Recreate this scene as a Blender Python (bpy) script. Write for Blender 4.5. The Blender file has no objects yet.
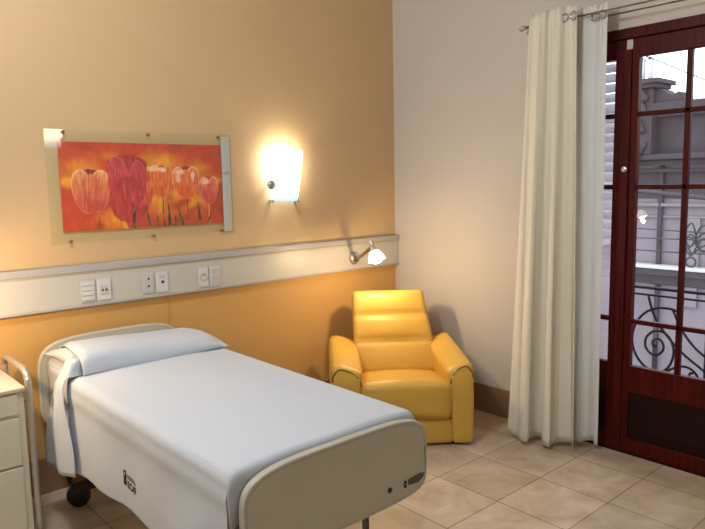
import bpy, bmesh, math, random
from mathutils import Vector, Matrix, noise
random.seed(7)
PI = math.pi
scene = bpy.context.scene
COL = scene.collection

# ------------------------------------------------------------------ helpers
def rgb(r, g, b):
    f = lambda c: (c/255/12.92) if c/255 <= .04045 else ((c/255+.055)/1.055)**2.4
    return (f(r), f(g), f(b), 1)

def mat(name, col, rough=.5, metal=0., spec=.5, bump=0., bscale=60., var=0., vscale=4., coat=0., trans=0.):
    m = bpy.data.materials.new(name); m.use_nodes = True
    nt = m.node_tree; N = nt.nodes; L = nt.links
    b = N['Principled BSDF']
    b.inputs['Base Color'].default_value = col
    b.inputs['Roughness'].default_value = rough
    b.inputs['Metallic'].default_value = metal
    b.inputs['Specular IOR Level'].default_value = spec
    b.inputs['Coat Weight'].default_value = coat
    tc = N.new('ShaderNodeTexCoord')
    if var:
        n = N.new('ShaderNodeTexNoise'); n.inputs['Scale'].default_value = vscale; n.inputs['Detail'].default_value = 5
        L.new(tc.outputs['Object'], n.inputs['Vector'])
        mx = N.new('ShaderNodeMix'); mx.data_type = 'RGBA'
        mx.inputs['A'].default_value = tuple(c*(1-var) for c in col[:3])+(1,)
        mx.inputs['B'].default_value = tuple(min(1, c*(1+var)) for c in col[:3])+(1,)
        L.new(n.outputs['Fac'], mx.inputs['Factor']); L.new(mx.outputs['Result'], b.inputs['Base Color'])
    if bump:
        n = N.new('ShaderNodeTexNoise'); n.inputs['Scale'].default_value = bscale; n.inputs['Detail'].default_value = 3
        L.new(tc.outputs['Object'], n.inputs['Vector'])
        bp = N.new('ShaderNodeBump'); bp.inputs['Strength'].default_value = bump; bp.inputs['Distance'].default_value = .01
        L.new(n.outputs['Fac'], bp.inputs['Height']); L.new(bp.outputs['Normal'], b.inputs['Normal'])
    if trans:
        tr = N.new('ShaderNodeBsdfTranslucent'); tr.inputs['Color'].default_value = col
        ms = N.new('ShaderNodeMixShader'); ms.inputs['Fac'].default_value = trans
        L.new(b.outputs['BSDF'], ms.inputs[1]); L.new(tr.outputs['BSDF'], ms.inputs[2])
        L.new(ms.outputs['Shader'], N['Material Output'].inputs['Surface'])
    return m

def emis(name, col, s):
    m = bpy.data.materials.new(name); m.use_nodes = True
    nt = m.node_tree; nt.nodes.clear()
    e = nt.nodes.new('ShaderNodeEmission'); e.inputs['Color'].default_value = col; e.inputs['Strength'].default_value = s
    o = nt.nodes.new('ShaderNodeOutputMaterial'); nt.links.new(e.outputs[0], o.inputs[0])
    return m

def glass(name, tint=(1, 1, 1, 1), haze=0., hazecol=(1, 1, 1, 1)):
    m = bpy.data.materials.new(name); m.use_nodes = True
    nt = m.node_tree; N = nt.nodes; L = nt.links; N.clear()
    t = N.new('ShaderNodeBsdfTransparent'); t.inputs['Color'].default_value = tint
    g = N.new('ShaderNodeBsdfGlossy'); g.inputs['Roughness'].default_value = .01
    fr = N.new('ShaderNodeFresnel'); fr.inputs['IOR'].default_value = 1.5
    mx = N.new('ShaderNodeMixShader')
    ge = N.new('ShaderNodeNewGeometry'); iv = N.new('ShaderNodeMath'); iv.operation = 'SUBTRACT'; iv.inputs[0].default_value = 1
    ml = N.new('ShaderNodeMath'); ml.operation = 'MULTIPLY'
    L.new(ge.outputs['Backfacing'], iv.inputs[1]); L.new(iv.outputs[0], ml.inputs[0]); L.new(fr.outputs[0], ml.inputs[1])
    L.new(ml.outputs[0], mx.inputs['Fac']); L.new(t.outputs[0], mx.inputs[1]); L.new(g.outputs[0], mx.inputs[2])
    last = mx
    if haze:
        d = N.new('ShaderNodeBsdfDiffuse'); d.inputs['Color'].default_value = hazecol
        m2 = N.new('ShaderNodeMixShader'); m2.inputs['Fac'].default_value = haze
        L.new(mx.outputs[0], m2.inputs[1]); L.new(d.outputs[0], m2.inputs[2]); last = m2
    o = N.new('ShaderNodeOutputMaterial'); L.new(last.outputs[0], o.inputs[0])
    return m

def new(): return bmesh.new()

def add(bm, vs, fs, smooth=False, mi=0):
    bv = [bm.verts.new(v) for v in vs]
    for f in fs:
        try:
            q = bm.faces.new([bv[i] for i in f]); q.smooth = smooth; q.material_index = mi
        except ValueError: pass
    return bv

def box(bm, lo, hi, bev=0., seg=2, mi=0, M=None):
    (x0, y0, z0), (x1, y1, z1) = lo, hi
    t = bmesh.new()
    add(t, [(x0,y0,z0),(x1,y0,z0),(x1,y1,z0),(x0,y1,z0),(x0,y0,z1),(x1,y0,z1),(x1,y1,z1),(x0,y1,z1)],
        [(0,3,2,1),(4,5,6,7),(0,1,5,4),(1,2,6,5),(2,3,7,6),(3,0,4,7)])
    if bev:
        r_ = bmesh.ops.bevel(t, geom=t.edges[:]+t.verts[:], offset=bev, segments=seg, affect='EDGES', profile=.5)
        for f in r_['faces']: f.smooth = True
    merge(bm, t, mi, M)

def merge(bm, t, mi=0, M=None):
    t.verts.index_update()
    mp = [bm.verts.new((M @ v.co) if M is not None else v.co) for v in t.verts]
    for f in t.faces:
        try:
            q = bm.faces.new([mp[v.index] for v in f.verts]); q.smooth = f.smooth; q.material_index = mi
        except ValueError: pass
    t.free()

def rbox(bm, lo, hi, r, bulge=0., n=10, M=None, fn=None, mi=0):
    """soft cushion: rounded box on a fine grid, faces bulged outward"""
    c = (Vector(lo)+Vector(hi))/2; h = (Vector(hi)-Vector(lo))/2
    key = {}; vs = []; fs = []
    def vert(p):
        k = tuple(round(a, 5) for a in p)
        if k in key: return key[k]
        q = Vector(p)
        s = Vector([math.copysign(abs(a)**.75, a) for a in q])      # denser towards edges
        w = Vector((s.x*h.x, s.y*h.y, s.z*h.z))
        inner = Vector([max(-(h[i]-r), min(h[i]-r, w[i])) for i in range(3)])
        d = w-inner
        if d.length > 1e-9: w = inner+d.normalized()*r
        if bulge:
            for i in range(3):
                j, k2 = (i+1) % 3, (i+2) % 3
                if abs(q[i]) > .999:
                    w[i] += math.copysign(bulge*(1-q[j]**2)*(1-q[k2]**2), q[i])
        w = w+c
        if fn: w = Vector(fn(w))
        if M is not None: w = M @ w
        vs.append(w); key[k] = len(vs)-1
        return key[k]
    for ax in range(3):
        for sg in (-1, 1):
            for i in range(n):
                for j in range(n):
                    q = []
                    for di, dj in ((0,0),(1,0),(1,1),(0,1)):
                        p = [0,0,0]; p[ax] = sg; p[(ax+1)%3] = -1+2*(i+di)/n; p[(ax+2)%3] = -1+2*(j+dj)/n
                        q.append(vert(p))
                    fs.append(q if sg > 0 else q[::-1])
    add(bm, vs, fs, True, mi)

def frame_at(d):
    d = d.normalized(); up = Vector((0,0,1)) if abs(d.z) < .9 else Vector((1,0,0))
    a = d.cross(up).normalized(); return a, a.cross(d).normalized()

def tube(bm, pts, r, n=10, closed=False, mi=0, cap=True):
    pts = [Vector(p) for p in pts]; m = len(pts); rings = []
    pa = None
    for i, p in enumerate(pts):
        a = pts[(i-1) % m] if (closed or i) else p
        b = pts[(i+1) % m] if (closed or i < m-1) else p
        d = (b-a).normalized()
        if pa is None: u, v = frame_at(d)
        else:
            u = (pa-d*pa.dot(d))
            u = u.normalized() if u.length > 1e-6 else frame_at(d)[0]
            v = d.cross(u)
        pa = u
        rr = r[i] if isinstance(r, (list, tuple)) else r
        rings.append([bm.verts.new(p+u*rr*math.cos(2*PI*k/n)+v*rr*math.sin(2*PI*k/n)) for k in range(n)])
    for i in range(m if closed else m-1):
        A, B = rings[i], rings[(i+1) % m]
        for k in range(n):
            f = bm.faces.new((A[k], A[(k+1)%n], B[(k+1)%n], B[k])); f.smooth = True; f.material_index = mi
    if cap and not closed:
        for R in (rings[0], rings[-1]):
            try: bm.faces.new(R).material_index = mi
            except ValueError: pass

def smooth_path(P, k=8, closed=False):
    P = [Vector(p) for p in P]; out = []; n = len(P)
    for i in range(n if closed else n-1):
        if closed: a, b, c, d = P[i-1], P[i], P[(i+1)%n], P[(i+2)%n]
        else: a, b, c, d = P[max(i-1,0)], P[i], P[i+1], P[min(i+2,n-1)]
        for s in range(k):
            t = s/k
            out.append(.5*((2*b)+(c-a)*t+(2*a-5*b+4*c-d)*t*t+(3*b-a-3*c+d)*t**3))
    if not closed: out.append(P[-1])
    return out

def lathe(bm, prof, n=24, M=None, mi=0):
    vs = []; fs = []
    for r, z in prof:
        for k in range(n):
            p = Vector((r*math.cos(2*PI*k/n), r*math.sin(2*PI*k/n), z))
            vs.append(M @ p if M is not None else p)
    for i in range(len(prof)-1):
        for k in range(n):
            fs.append((i*n+k, i*n+(k+1)%n, (i+1)*n+(k+1)%n, (i+1)*n+k))
    bv = add(bm, vs, fs, True, mi)
    for i, e in ((0, 1), (len(prof)-1, 0)):
        if prof[i][0] > 1e-4:
            R = bv[i*n:(i+1)*n]
            try: bm.faces.new(R[::-1] if e else R).material_index = mi
            except ValueError: pass

def prism(bm, outline, d0, d1, axis='y', bev=0., mi=0, seg=2):
    """outline (a,b) extruded along axis from d0 to d1"""
    t = bmesh.new()
    def P(a, b, d): return {'y': (a, d, b), 'x': (d, a, b), 'z': (a, b, d)}[axis]
    n = len(outline)
    A = [t.verts.new(P(a, b, d0)) for a, b in outline]; B = [t.verts.new(P(a, b, d1)) for a, b in outline]
    fa = t.faces.new(A); fb = t.faces.new(B[::-1])
    for i in range(n): t.faces.new((A[i], B[i], B[(i+1)%n], A[(i+1)%n]))
    bmesh.ops.recalc_face_normals(t, faces=t.faces[:])
    if bev:
        ed = [e for e in t.edges if (fa in e.link_faces) or (fb in e.link_faces)]
        r_ = bmesh.ops.bevel(t, geom=ed, offset=bev, segments=seg, affect='EDGES', profile=.5)
        for f in r_['faces']: f.smooth = True
    merge(bm, t, mi)

def obj(name, bm, m, parent=None, recalc=True, solid=0., off=0., auto=None):
    if recalc: bmesh.ops.recalc_face_normals(bm, faces=bm.faces[:])
    me = bpy.data.meshes.new(name); bm.to_mesh(me); bm.free()
    for k in (m if isinstance(m, (list, tuple)) else [m]): me.materials.append(k)
    o = bpy.data.objects.new(name, me); COL.objects.link(o)
    if parent is not None: o.parent = parent
    if solid:
        s = o.modifiers.new('thickness', 'SOLIDIFY'); s.thickness = solid; s.offset = off
    return o

def thing(name, label, cat, loc=(0,0,0), rz=0., group=None):
    o = bpy.data.objects.new(name, None); COL.objects.link(o)
    o.location = loc; o.rotation_euler = (0,0,rz); o.empty_display_size = .1
    o['label'] = label; o['category'] = cat
    if group: o['group'] = group
    return o

def tag(o, label, cat, group=None):
    o['label'] = label; o['category'] = cat
    if group: o['group'] = group
    return o

def struct(name, bm, m, label=None, parent=None, recalc=True):
    o = obj(name, bm, m, parent, recalc)
    if parent is None:
        o['kind'] = 'structure'
        if label: o['label'] = label
    return o

def copy_tree(o, parent=None):
    c = o.copy(); COL.objects.link(c)
    if parent is not None: c.parent = parent
    for ch in list(o.children): copy_tree(ch, c)
    return c

def text_mesh(name, body, size, m, parent, M, bold=0., sx=1.):
    cu = bpy.data.curves.new(name, 'FONT'); cu.body = body; cu.size = size; cu.extrude = .0004; cu.offset = bold
    cu.align_x = 'LEFT'; cu.resolution_u = 3
    t = bpy.data.objects.new(name+'_source', cu); COL.objects.link(t)
    bpy.context.view_layer.update()
    dg = bpy.context.evaluated_depsgraph_get()
    me = bpy.data.meshes.new_from_object(t.evaluated_get(dg))
    bpy.data.objects.remove(t); bpy.data.curves.remove(cu)
    me.transform(M @ Matrix.Diagonal((sx, 1, 1, 1)))
    me.materials.clear(); me.materials.append(m); me.name = name
    o = bpy.data.objects.new(name, me); COL.objects.link(o); o.parent = parent
    return o

# ------------------------------------------------------------------ camera
M3 = ((0.7471343590600623, -0.6643961617788492, -0.019183058292230434),
      (-0.09676315066390737, -0.08016914321385098, -0.9920734857609849),
      (0.6575919267946527, 0.7430684010842409, -0.12418618733420345))
cd = bpy.data.cameras.new('camera'); cam = bpy.data.objects.new('camera', cd); COL.objects.link(cam)
R = Matrix((M3[0], [-a for a in M3[1]], [-a for a in M3[2]])).transposed()
cam.matrix_world = Matrix.Translation((0, 0, 1.6)) @ R.to_4x4()
cd.sensor_fit = 'HORIZONTAL'; cd.sensor_width = 36; cd.lens = 660/705*36; cd.clip_start = .05; cd.clip_end = 200
scene.camera = cam

# ------------------------------------------------------------------ constants
XR, YB, XL, YF, ZC = 3.607, 3.575, -1.6, -1.9, 3.3

# ------------------------------------------------------------------ materials
m_orange = mat('orange_paint', (.54, .30, .09, 1), .55, bump=.06, bscale=180, var=.03, vscale=2)
def two_tone():
    m = mat('two_tone_orange_paint', (.66, .445, .20, 1), .55, bump=.06, bscale=180)
    nt = m.node_tree; N = nt.nodes; L = nt.links; b = N['Principled BSDF']
    tc = N.new('ShaderNodeTexCoord'); sp = N.new('ShaderNodeSeparateXYZ'); L.new(tc.outputs['Object'], sp.inputs[0])
    gt = N.new('ShaderNodeMath'); gt.operation = 'GREATER_THAN'; gt.inputs[1].default_value = 1.0; L.new(sp.outputs['Z'], gt.inputs[0])
    mx = N.new('ShaderNodeMix'); mx.data_type = 'RGBA'
    mx.inputs['A'].default_value = (.58, .335, .105, 1); mx.inputs['B'].default_value = (.59, .405, .215, 1)
    L.new(gt.outputs[0], mx.inputs['Factor']); L.new(mx.outputs['Result'], b.inputs['Base Color'])
    return m
m_wall2 = two_tone()
m_white = mat('offwhite_paint', (.545, .505, .46, 1), .6, bump=.06, bscale=180, var=.03, vscale=2)
m_ceil = mat('ceiling_paint', (.82, .80, .77, 1), .7)
m_rail = mat('rail_enamel', (.52, .50, .455, 1), .4)
m_railcap = mat('rail_cap_grey', (.40, .39, .38, 1), .4)
m_base = mat('brown_base_tile', (.27, .155, .085, 1), .35, var=.2, vscale=9)
m_plastic = mat('white_plastic', (.60, .60, .60, 1), .35)
m_plastic2 = mat('grey_white_plastic', (.50, .50, .50, 1), .35)
m_dark = mat('dark_hole', (.02, .02, .02, 1), .5)
m_black = mat('black_rubber', (.012, .011, .011, 1), .5)
m_leather = mat('yellow_leather', (.62, .37, .062, 1), .42, bump=.12, bscale=140, var=.08, vscale=5)
m_piping = mat('brown_piping', (.16, .075, .015, 1), .5)
m_cab = mat('cream_enamel', (.58, .55, .44, 1), .35)
m_cabtop = mat('pale_wood_laminate', (.57, .44, .365, 1), .35, var=.12, vscale=12)
m_bedpanel = mat('grey_beige_laminate', (.50, .475, .37, 1), .35, var=.02, vscale=3)
m_bedrim = mat('grey_edge_band', (.40, .39, .36, 1), .28)
m_tube = mat('grey_steel_tube', (.42, .40, .36, 1), .35, metal=.6)
m_chrome = mat('chrome', (.7, .7, .7, 1), .15, metal=1)
m_bronze = mat('bronze', (.30, .17, .07, 1), .3, metal=.9)
m_sheet = mat('white_cotton', (.505, .545, .60, 1), .85, spec=.2, bump=.10, bscale=260)
m_pillow = mat('pillow_cotton', (.54, .54, .56, 1), .85, spec=.2, bump=.10, bscale=200)
m_ink = mat('black_ink', (.012, .01, .01, 1), .7)
m_inkgrey = mat('grey_ink', (.10, .085, .07, 1), .7)
m_curt = mat('cream_curtain_cloth', (.86, .825, .71, 1), .85, spec=.15, bump=.10, bscale=220, trans=.25)
m_curt2 = mat('pale_curtain_cloth', (.88, .90, .88, 1), .85, spec=.15, bump=.10, bscale=220, trans=.35)
m_iron = mat('black_iron', (.010, .010, .014, 1), .75, spec=.2)
m_shut = mat('white_shutter_paint', (.88, .87, .93, 1), .5, trans=.45)
m_glass = glass('window_glass')
m_acryl = glass('acrylic_sheet', (.97, .985, .96, 1), .025, (.55, .58, .48, 1))
m_fac = mat('grey_stucco', (.150, .133, .152, 1), .9, var=.25, vscale=1.2, bump=.3, bscale=8)
m_facd = mat('dark_stone', (.036, .030, .036, 1), .9, var=.5, vscale=2.2)
m_facw = mat('white_ledge_paint', (.40, .40, .42, 1), .8)
m_cable = mat('black_cable', (.02, .02, .03, 1), .6)
m_asphalt = mat('street_asphalt', (.08, .08, .085, 1), .9)

def wood():
    m = mat('mahogany', (.085, .012, .006, 1), .38, spec=.13)
    nt = m.node_tree; N = nt.nodes; L = nt.links; b = N['Principled BSDF']
    tc = N.new('ShaderNodeTexCoord'); mp = N.new('ShaderNodeMapping'); mp.inputs['Scale'].default_value = (30, 30, 1.5)
    n = N.new('ShaderNodeTexNoise'); n.inputs['Scale'].default_value = 2; n.inputs['Detail'].default_value = 6
    r = N.new('ShaderNodeValToRGB'); r.color_ramp.elements[0].color = (.028, .0022, .0018, 1); r.color_ramp.elements[1].color = (.100, .0065, .0042, 1)
    r.color_ramp.elements[0].position = .3; r.color_ramp.elements[1].position = .75
    L.new(tc.outputs['Object'], mp.inputs['Vector']); L.new(mp.outputs[0], n.inputs['Vector']); L.new(n.outputs['Fac'], r.inputs[0]); L.new(r.outputs[0], b.inputs['Base Color'])
    return m
m_wood = wood()
m_woodpanel = mat('dark_mahogany_panel', (.016, .005, .005, 1), .5, spec=.12, var=.3, vscale=6)

def tiles():
    m = bpy.data.materials.new('beige_floor_tile'); m.use_nodes = True
    nt = m.node_tree; N = nt.nodes; L = nt.links; b = N['Principled BSDF']
    tc = N.new('ShaderNodeTexCoord'); mp = N.new('ShaderNodeMapping')
    mp.inputs['Location'].default_value = (-2.598+.38*10, -1.494+.385*10, 0)
    br = N.new('ShaderNodeTexBrick'); br.offset = 0; br.squash = 1
    br.inputs['Scale'].default_value = 1; br.inputs['Brick Width'].default_value = .38; br.inputs['Row Height'].default_value = .385
    br.inputs['Mortar Size'].default_value = .0042; br.inputs['Mortar Smooth'].default_value = .3
    br.inputs['Color1'].default_value = (1, 1, 1, 1); br.inputs['Color2'].default_value = (.80, .79, .77, 1)
    br.inputs['Mortar'].default_value = (.50, .44, .38, 1)
    n1 = N.new('ShaderNodeTexNoise'); n1.inputs['Scale'].default_value = 4.5; n1.inputs['Detail'].default_value = 8; n1.inputs['Roughness'].default_value = .62; n1.inputs['Distortion'].default_value = .7
    rp = N.new('ShaderNodeValToRGB')
    rp.color_ramp.elements[0].position = .32; rp.color_ramp.elements[0].color = (.46, .342, .225, 1)
    rp.color_ramp.elements[1].position = .68; rp.color_ramp.elements[1].color = (.70, .58, .45, 1)
    mx = N.new('ShaderNodeMix'); mx.data_type = 'RGBA'; mx.blend_type = 'MULTIPLY'; mx.inputs['Factor'].default_value = 1
    L.new(tc.outputs['Object'], mp.inputs['Vector']); L.new(mp.outputs[0], br.inputs['Vector'])
    L.new(tc.outputs['Object'], n1.inputs['Vector']); L.new(n1.outputs['Fac'], rp.inputs[0])
    L.new(rp.outputs[0], mx.inputs['A']); L.new(br.outputs['Color'], mx.inputs['B']); L.new(mx.outputs['Result'], b.inputs['Base Color'])
    b.inputs['Roughness'].default_value = .34
    bp = N.new('ShaderNodeBump'); bp.inputs['Strength'].default_value = .35; bp.inputs['Distance'].default_value = .003; bp.invert = True
    L.new(br.outputs['Fac'], bp.inputs['Height']); L.new(bp.outputs[0], b.inputs['Normal'])
    return m
m_tile = tiles()

# ------------------------------------------------------------------ room shell
b = new(); box(b, (XL-.2, YF-.2, -.15), (XR+.25, YB+.2, 0)); struct('floor', b, m_tile)
b = new(); box(b, (XL-.2, YF-.2, ZC), (XR+.25, YB+.2, ZC+.15)); struct('ceiling', b, m_ceil)
b = new(); box(b, (XL-.2, YB, 0), (XR+.25, YB+.2, ZC)); struct('wall_back', b, m_wall2)
b = new(); box(b, (XL-.2, YF, 0), (XL, YB, ZC)); struct('wall_left', b, m_white)
b = new(); box(b, (XL-.2, YF-.2, 0), (XR+.25, YF, ZC)); struct('wall_front', b, m_white)
DY0, DY1, DZ = 1.09, 2.30, 2.40           # door opening
b = new()
box(b, (XR, DY1, 0), (XR+.25, YB, ZC)); box(b, (XR, YF, 0), (XR+.25, DY0, ZC)); box(b, (XR, DY0, DZ), (XR+.25, DY1, ZC))
struct('wall_right', b, m_white)
b = new(); box(b, (XR-.014, DY1, 0), (XR, YB, .193), .003); struct('baseboard_right', b, m_base)
b = new(); box(b, (XL, YB-.014, 0), (XR-.014, YB, .193), .003); struct('baseboard_back', b, m_base)
b = new(); box(b, (1.715, YB-.003, .193), (1.722, YB, .968)); struct('trim_1', b, m_orange)    # panel joint under the rail

# ------------------------------------------------------------------ bed-head rail
rail = thing('bed_head_rail', 'long cream wall rail carrying sockets across the orange wall', 'wall rail', (XL, YB, .966))
b = new(); box(b, (0, -.035, .012), (XR-XL-.001, 0, .19), .002); obj('rail_body', b, m_rail, rail)
b = new(); box(b, (0, -.05, .188), (XR-XL-.001, 0, .226), .006, 3); obj('top_cap', b, m_railcap, rail)['label'] = 'grey top cap'
b = new(); box(b, (0, -.040, 0), (XR-XL-.001, 0, .013), .003); obj('bottom_lip', b, m_railcap, rail)
for x in (1.257, 2.02, 3.3):
    b = new(); box(b, (x-XL-.001, -.0358, .013), (x-XL+.001, -.034, .188)); obj('cover_joint', b, m_railcap, rail)
RY = YB-.035

def plate(name, label, cat, x0, x1, z0, z1, m=m_plastic):
    t = thing(name, label, cat, ((x0+x1)/2, RY, z0), 0, 'sockets and switches on the wall rail')
    b = new(); box(b, (-(x1-x0)/2, -.009, 0), ((x1-x0)/2, 0, z1-z0), .003); obj('cover_plate', b, m, t)
    return t
def hole(bm, x, z, r=.005, y=-.0095):
    lathe(bm, [(r, 0), (r, .002)], 12, Matrix.Translation((x, y+.001, z)) @ Matrix.Rotation(PI/2, 4, 'X'))
t = plate('switch_panel', 'white panel of stacked rocker switches, leftmost on the wall rail', 'switch', 1.205, 1.285, .992, 1.112, m_plastic2)
for k in range(4):
    b = new(); box(b, (-.032, -.014, .010+.026*k), (.032, -.008, .030+.026*k), .002); obj('rocker', b, m_plastic, t)
t = plate('wall_socket', 'white socket with two side by side pin holes beside the switch panel', 'socket', 1.292, 1.368, .992, 1.108)
b = new(); box(b, (-.022, -.012, .03), (.022, -.008, .078), .003); obj('socket_insert', b, m_plastic2, t)
for hx in (-.009, .011):
    b = new(); hole(b, hx, .056, .0055, -.0125); obj('pin_hole', b, m_dark, t)
t = plate('wall_socket', 'tall white socket with two holes one above the other, above the pillow', 'socket', 1.548, 1.615, .995, 1.112, m_plastic2)
for hz in (.083, .042):
    b = new(); hole(b, .002, hz, .006); obj('pin_hole', b, m_dark, t)
t = plate('wall_socket', 'white data outlet with one large dark hole, right of the two-hole socket', 'socket', 1.630, 1.702, .992, 1.108)
b = new(); hole(b, .002, .060, .009, -.0095); obj('jack_hole', b, m_dark, t)
b = new(); box(b, (-.016, -.012, .084), (.016, -.008, .100), .002); obj('label_window', b, m_plastic2, t)
t = plate('wall_socket', 'round-faced white socket below the right edge of the picture', 'socket', 1.897, 1.962, .990, 1.105)
b = new(); lathe(b, [(.024, 0), (.024, .005), (.018, .006), (.017, .003), (0, .003)], 24, Matrix.Translation((0, -.008, .063)) @ Matrix.Rotation(PI/2, 4, 'X')); obj('socket_ring', b, m_plastic2, t)
t = plate('light_switch', 'white rocker switch at the right end of the row on the wall rail', 'switch', 1.975, 2.045, .985, 1.108)
for k in range(3):
    b = new(); box(b, (-.026, -.013, .012+.034*k), (.026, -.008, .040+.034*k), .002); obj('rocker', b, m_plastic2, t)

# ------------------------------------------------------------------ picture under acrylic
pic = thing('framed_picture', 'tulip painting mounted under a clear acrylic panel on the orange wall', 'picture', (1.625, YB, 1.305))
W0 = 1.625
def art_mesh():
    x0, x1, z0, z1 = 1.152-W0, 2.100-W0, 1.367-1.305, 1.835-1.305
    nx, nz = 300, 148
    def sst(a, b, t):
        t = max(0, min(1, (t-a)/(b-a))); return t*t*(3-2*t)
    def mixc(a, b, t): return tuple(a[i]+(b[i]-a[i])*t for i in range(3))
    asp = 2.02
    # petals: (tulip cx, cy, half width, half height, [(dx, dy, rx, ry, tilt, colour low, colour high, rim)])
    RED, CRIM, ORG, PALE, PINK, DRED, YEL = (150,28,22),(172,30,48),(222,98,34),(246,196,150),(205,70,75),(120,14,22),(238,160,30)
    P = []
    def tulip(cx, cy, w, h, back, low, high, rim, tilt=.16):
        P.append((cx, cy+h*.18, w*.72, h*.80, 0, back, back, back, .0))
        P.append((cx-w*.42, cy-h*.02, w*.58, h*.98, -tilt, low, high, rim, .16))
        P.append((cx+w*.42, cy-h*.02, w*.58, h*.98, tilt, low, high, rim, .16))
        P.append((cx, cy-h*.10, w*.52, h*.88, 0, low, mixc(low, high, .6), mixc(low, rim, .4), .10))
    tulip(.205*1, .40, .085, .17, RED, (190,50,55), (200,48,52), PINK)                # small one low behind
    tulip(.165, .45, .105, .26, DRED, (196,62,48), (226,140,84), (238,190,160))
    P.append((.385, .28, .12, .22, 0, (188,36,40), (188,36,40), (200,60,60), .05))
    tulip(.485, .42, .05, .15, RED, (205,70,40), (215,84,48), (228,120,80))
    # tall crimson tulip
    P.append((.375, .68, .118, .19, 0, (150,18,34), (168,24,38), (176,34,50), .03)); P.append((.30, .70, .04, .12, -.3, (170,26,40), (170,26,40), (170,26,40), .0)); P.append((.45, .70, .045, .13, .25, (140,16,32), (146,18,34), (150,20,36), .0))
    P.append((.375, .52, .115, .34, 0, (176,30,44), (160,22,40), (190,50,60), .05))
    P.append((.325, .56, .062, .29, -.05, (184,34,46), (196,52,66), (226,120,120), .10))
    P.append((.438, .54, .056, .26, .06, (180,30,44), (192,48,62), (222,110,110), .10))
    P.append((.382, .40, .080, .22, 0, (186,38,46), (172,28,42), (180,34,46), .05))
    tulip(.590, .55, .070, .20, (206,90,40), (220,92,26), (226,110,50), (242,190,150), .12)
    tulip(.748, .53, .088, .21, (146,18,24), (222,90,22), (226,112,60), (250,210,190), .2)
    tulip(.905, .43, .065, .18, (200,60,60), (206,60,62), (224,120,80), (244,190,170), .12)
    WH = [(.545, .70, .045, .05), (.60, .69, .035, .035), (.715, .66, .045, .035), (.80, .60, .022, .08), (.885, .545, .04, .045), (.70, .58, .018, .06)]
    ST = [(.195, .0, .202, .16, .006), (.405, .0, .405, .30, .011), (.395, .02, .43, .30, .008), (.505, .0, .48, .26, .011), (.55, .0, .55, .16, .008), (.590, .16, .592, .38, .005), (.63, .02, .625, .28, .013), (.715, .0, .685, .26, .012), (.665, .0, .67, .14, .010),
          (.752, .18, .752, .32, .005), (.835, .06, .825, .28, .011), (.885, .0, .93, .20, .008), (.595, .0, .59, .16, .007)]
    YS = [(.36, .0, .29, .32, .012), (.90, .0, .90, .25, .006), (.345, .0, .30, .25, .007)]
    cols = []
    for j in range(nz+1):
        v = j/nz
        for i in range(nx+1):
            u = i/nx
            n1 = noise.noise(Vector((u*5, v*3.2, 1.3))); n2 = noise.noise(Vector((u*14, v*9, 4.1))); n3 = noise.noise(Vector((u*45, v*14, 7.7)))
            glow = 0
            for gx, gy, gr in ((.12, .68, .16), (.30, .85, .08), (.53, .78, .13), (.64, .80, .10), (.86, .70, .14), (.55, .28, .17), (.30, .12, .13), (.80, .30, .12), (.66, .45, .10), (.03, .55, .06), (.97, .55, .06)):
                d = ((u-gx)**2*1.0+((v-gy)/asp)**2*2.2)/gr**2
                glow += math.exp(-d*1.6)
            glow = max(0, min(1, glow*.95+n1*.5+n2*.25-.08))
            c = mixc((196,58,22), (233,152,26), glow)
            dr = sst(.15, .55, n1*.9+n2*.4+(.35 if (u > .92 or (v > .9)) else 0)-.05)
            c = mixc(c, (168,34,14), dr*.75)
            for (ax, ay, bx, by, wd) in YS:
                if ay <= v <= by:
                    xx = ax+(bx-ax)*(v-ay)/(by-ay); k = sst(wd, wd*.4, abs(u-xx)); c = mixc(c, (232,178,50), k*.8)
            for (cx, cy, rx, ry, tl, lo, hi, rim, rw) in P:
                dx, dy = (u-cx), (v-cy)/asp
                ct, s = math.cos(tl), math.sin(tl)
                a, e = dx*ct-dy*s, dx*s+dy*ct
                e2 = e/(ry/asp)
                wloc = rx*(1.0+.12*e2) if e2 > -1.05 else rx
                d = math.sqrt((a/wloc)**2+e2**2)+.05*n3
                if d < 1:
                    t = sst(-.9, .9, e2)
                    cc = mixc(lo, hi, t)
                    st = noise.noise(Vector((a*120+cx*40, e*14, cx*9)))
                    cc = mixc(cc, (255, 225, 195) if st > 0 else (150, 20, 15), min(.4, abs(st)*.42))
                    if rw and d > 1-rw: cc = mixc(cc, rim, sst(1-rw, 1, d)*(.35+.65*t))
                    c = mixc(c, cc, sst(1, .965, d))
            for (cx, cy, rx, ry) in WH:
                d = ((u-cx)/rx)**2+((v-cy)/ry)**2+n2*.8+n3*.8
                c = mixc(c, (246,214,196), sst(1, .1, d)*.75)
            for (ax, ay, bx, by, wd) in ST:
                if ay-.01 <= v <= by:
                    t = (v-ay)/(by-ay); xx = ax+(bx-ax)*t; w2 = wd*(1-t*.75)
                    k = sst(w2*1.15, w2*.6, abs(u-xx)); c = mixc(c, (34,44,22) if n3 > -.1 else (92,104,48), k)
            cols.append(tuple(min(1, q*1.15) for q in rgb(*[max(0, min(255, q*(1+.10*n3))) for q in c])[:3])+(1,))
    me = bpy.data.meshes.new('art_print')
    vs = [(x0+(x1-x0)*i/nx, -.012, z0+(z1-z0)*j/nz) for j in range(nz+1) for i in range(nx+1)]
    fs = [(j*(nx+1)+i, j*(nx+1)+i+1, (j+1)*(nx+1)+i+1, (j+1)*(nx+1)+i) for j in range(nz) for i in range(nx)]
    nb = len(vs)
    vs += [(x0, -.008, z0), (x1, -.008, z0), (x1, -.008, z1), (x0, -.008, z1)]; cols += [rgb(120,60,30)]*4
    fs.append((nb, nb+3, nb+2, nb+1))
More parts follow.
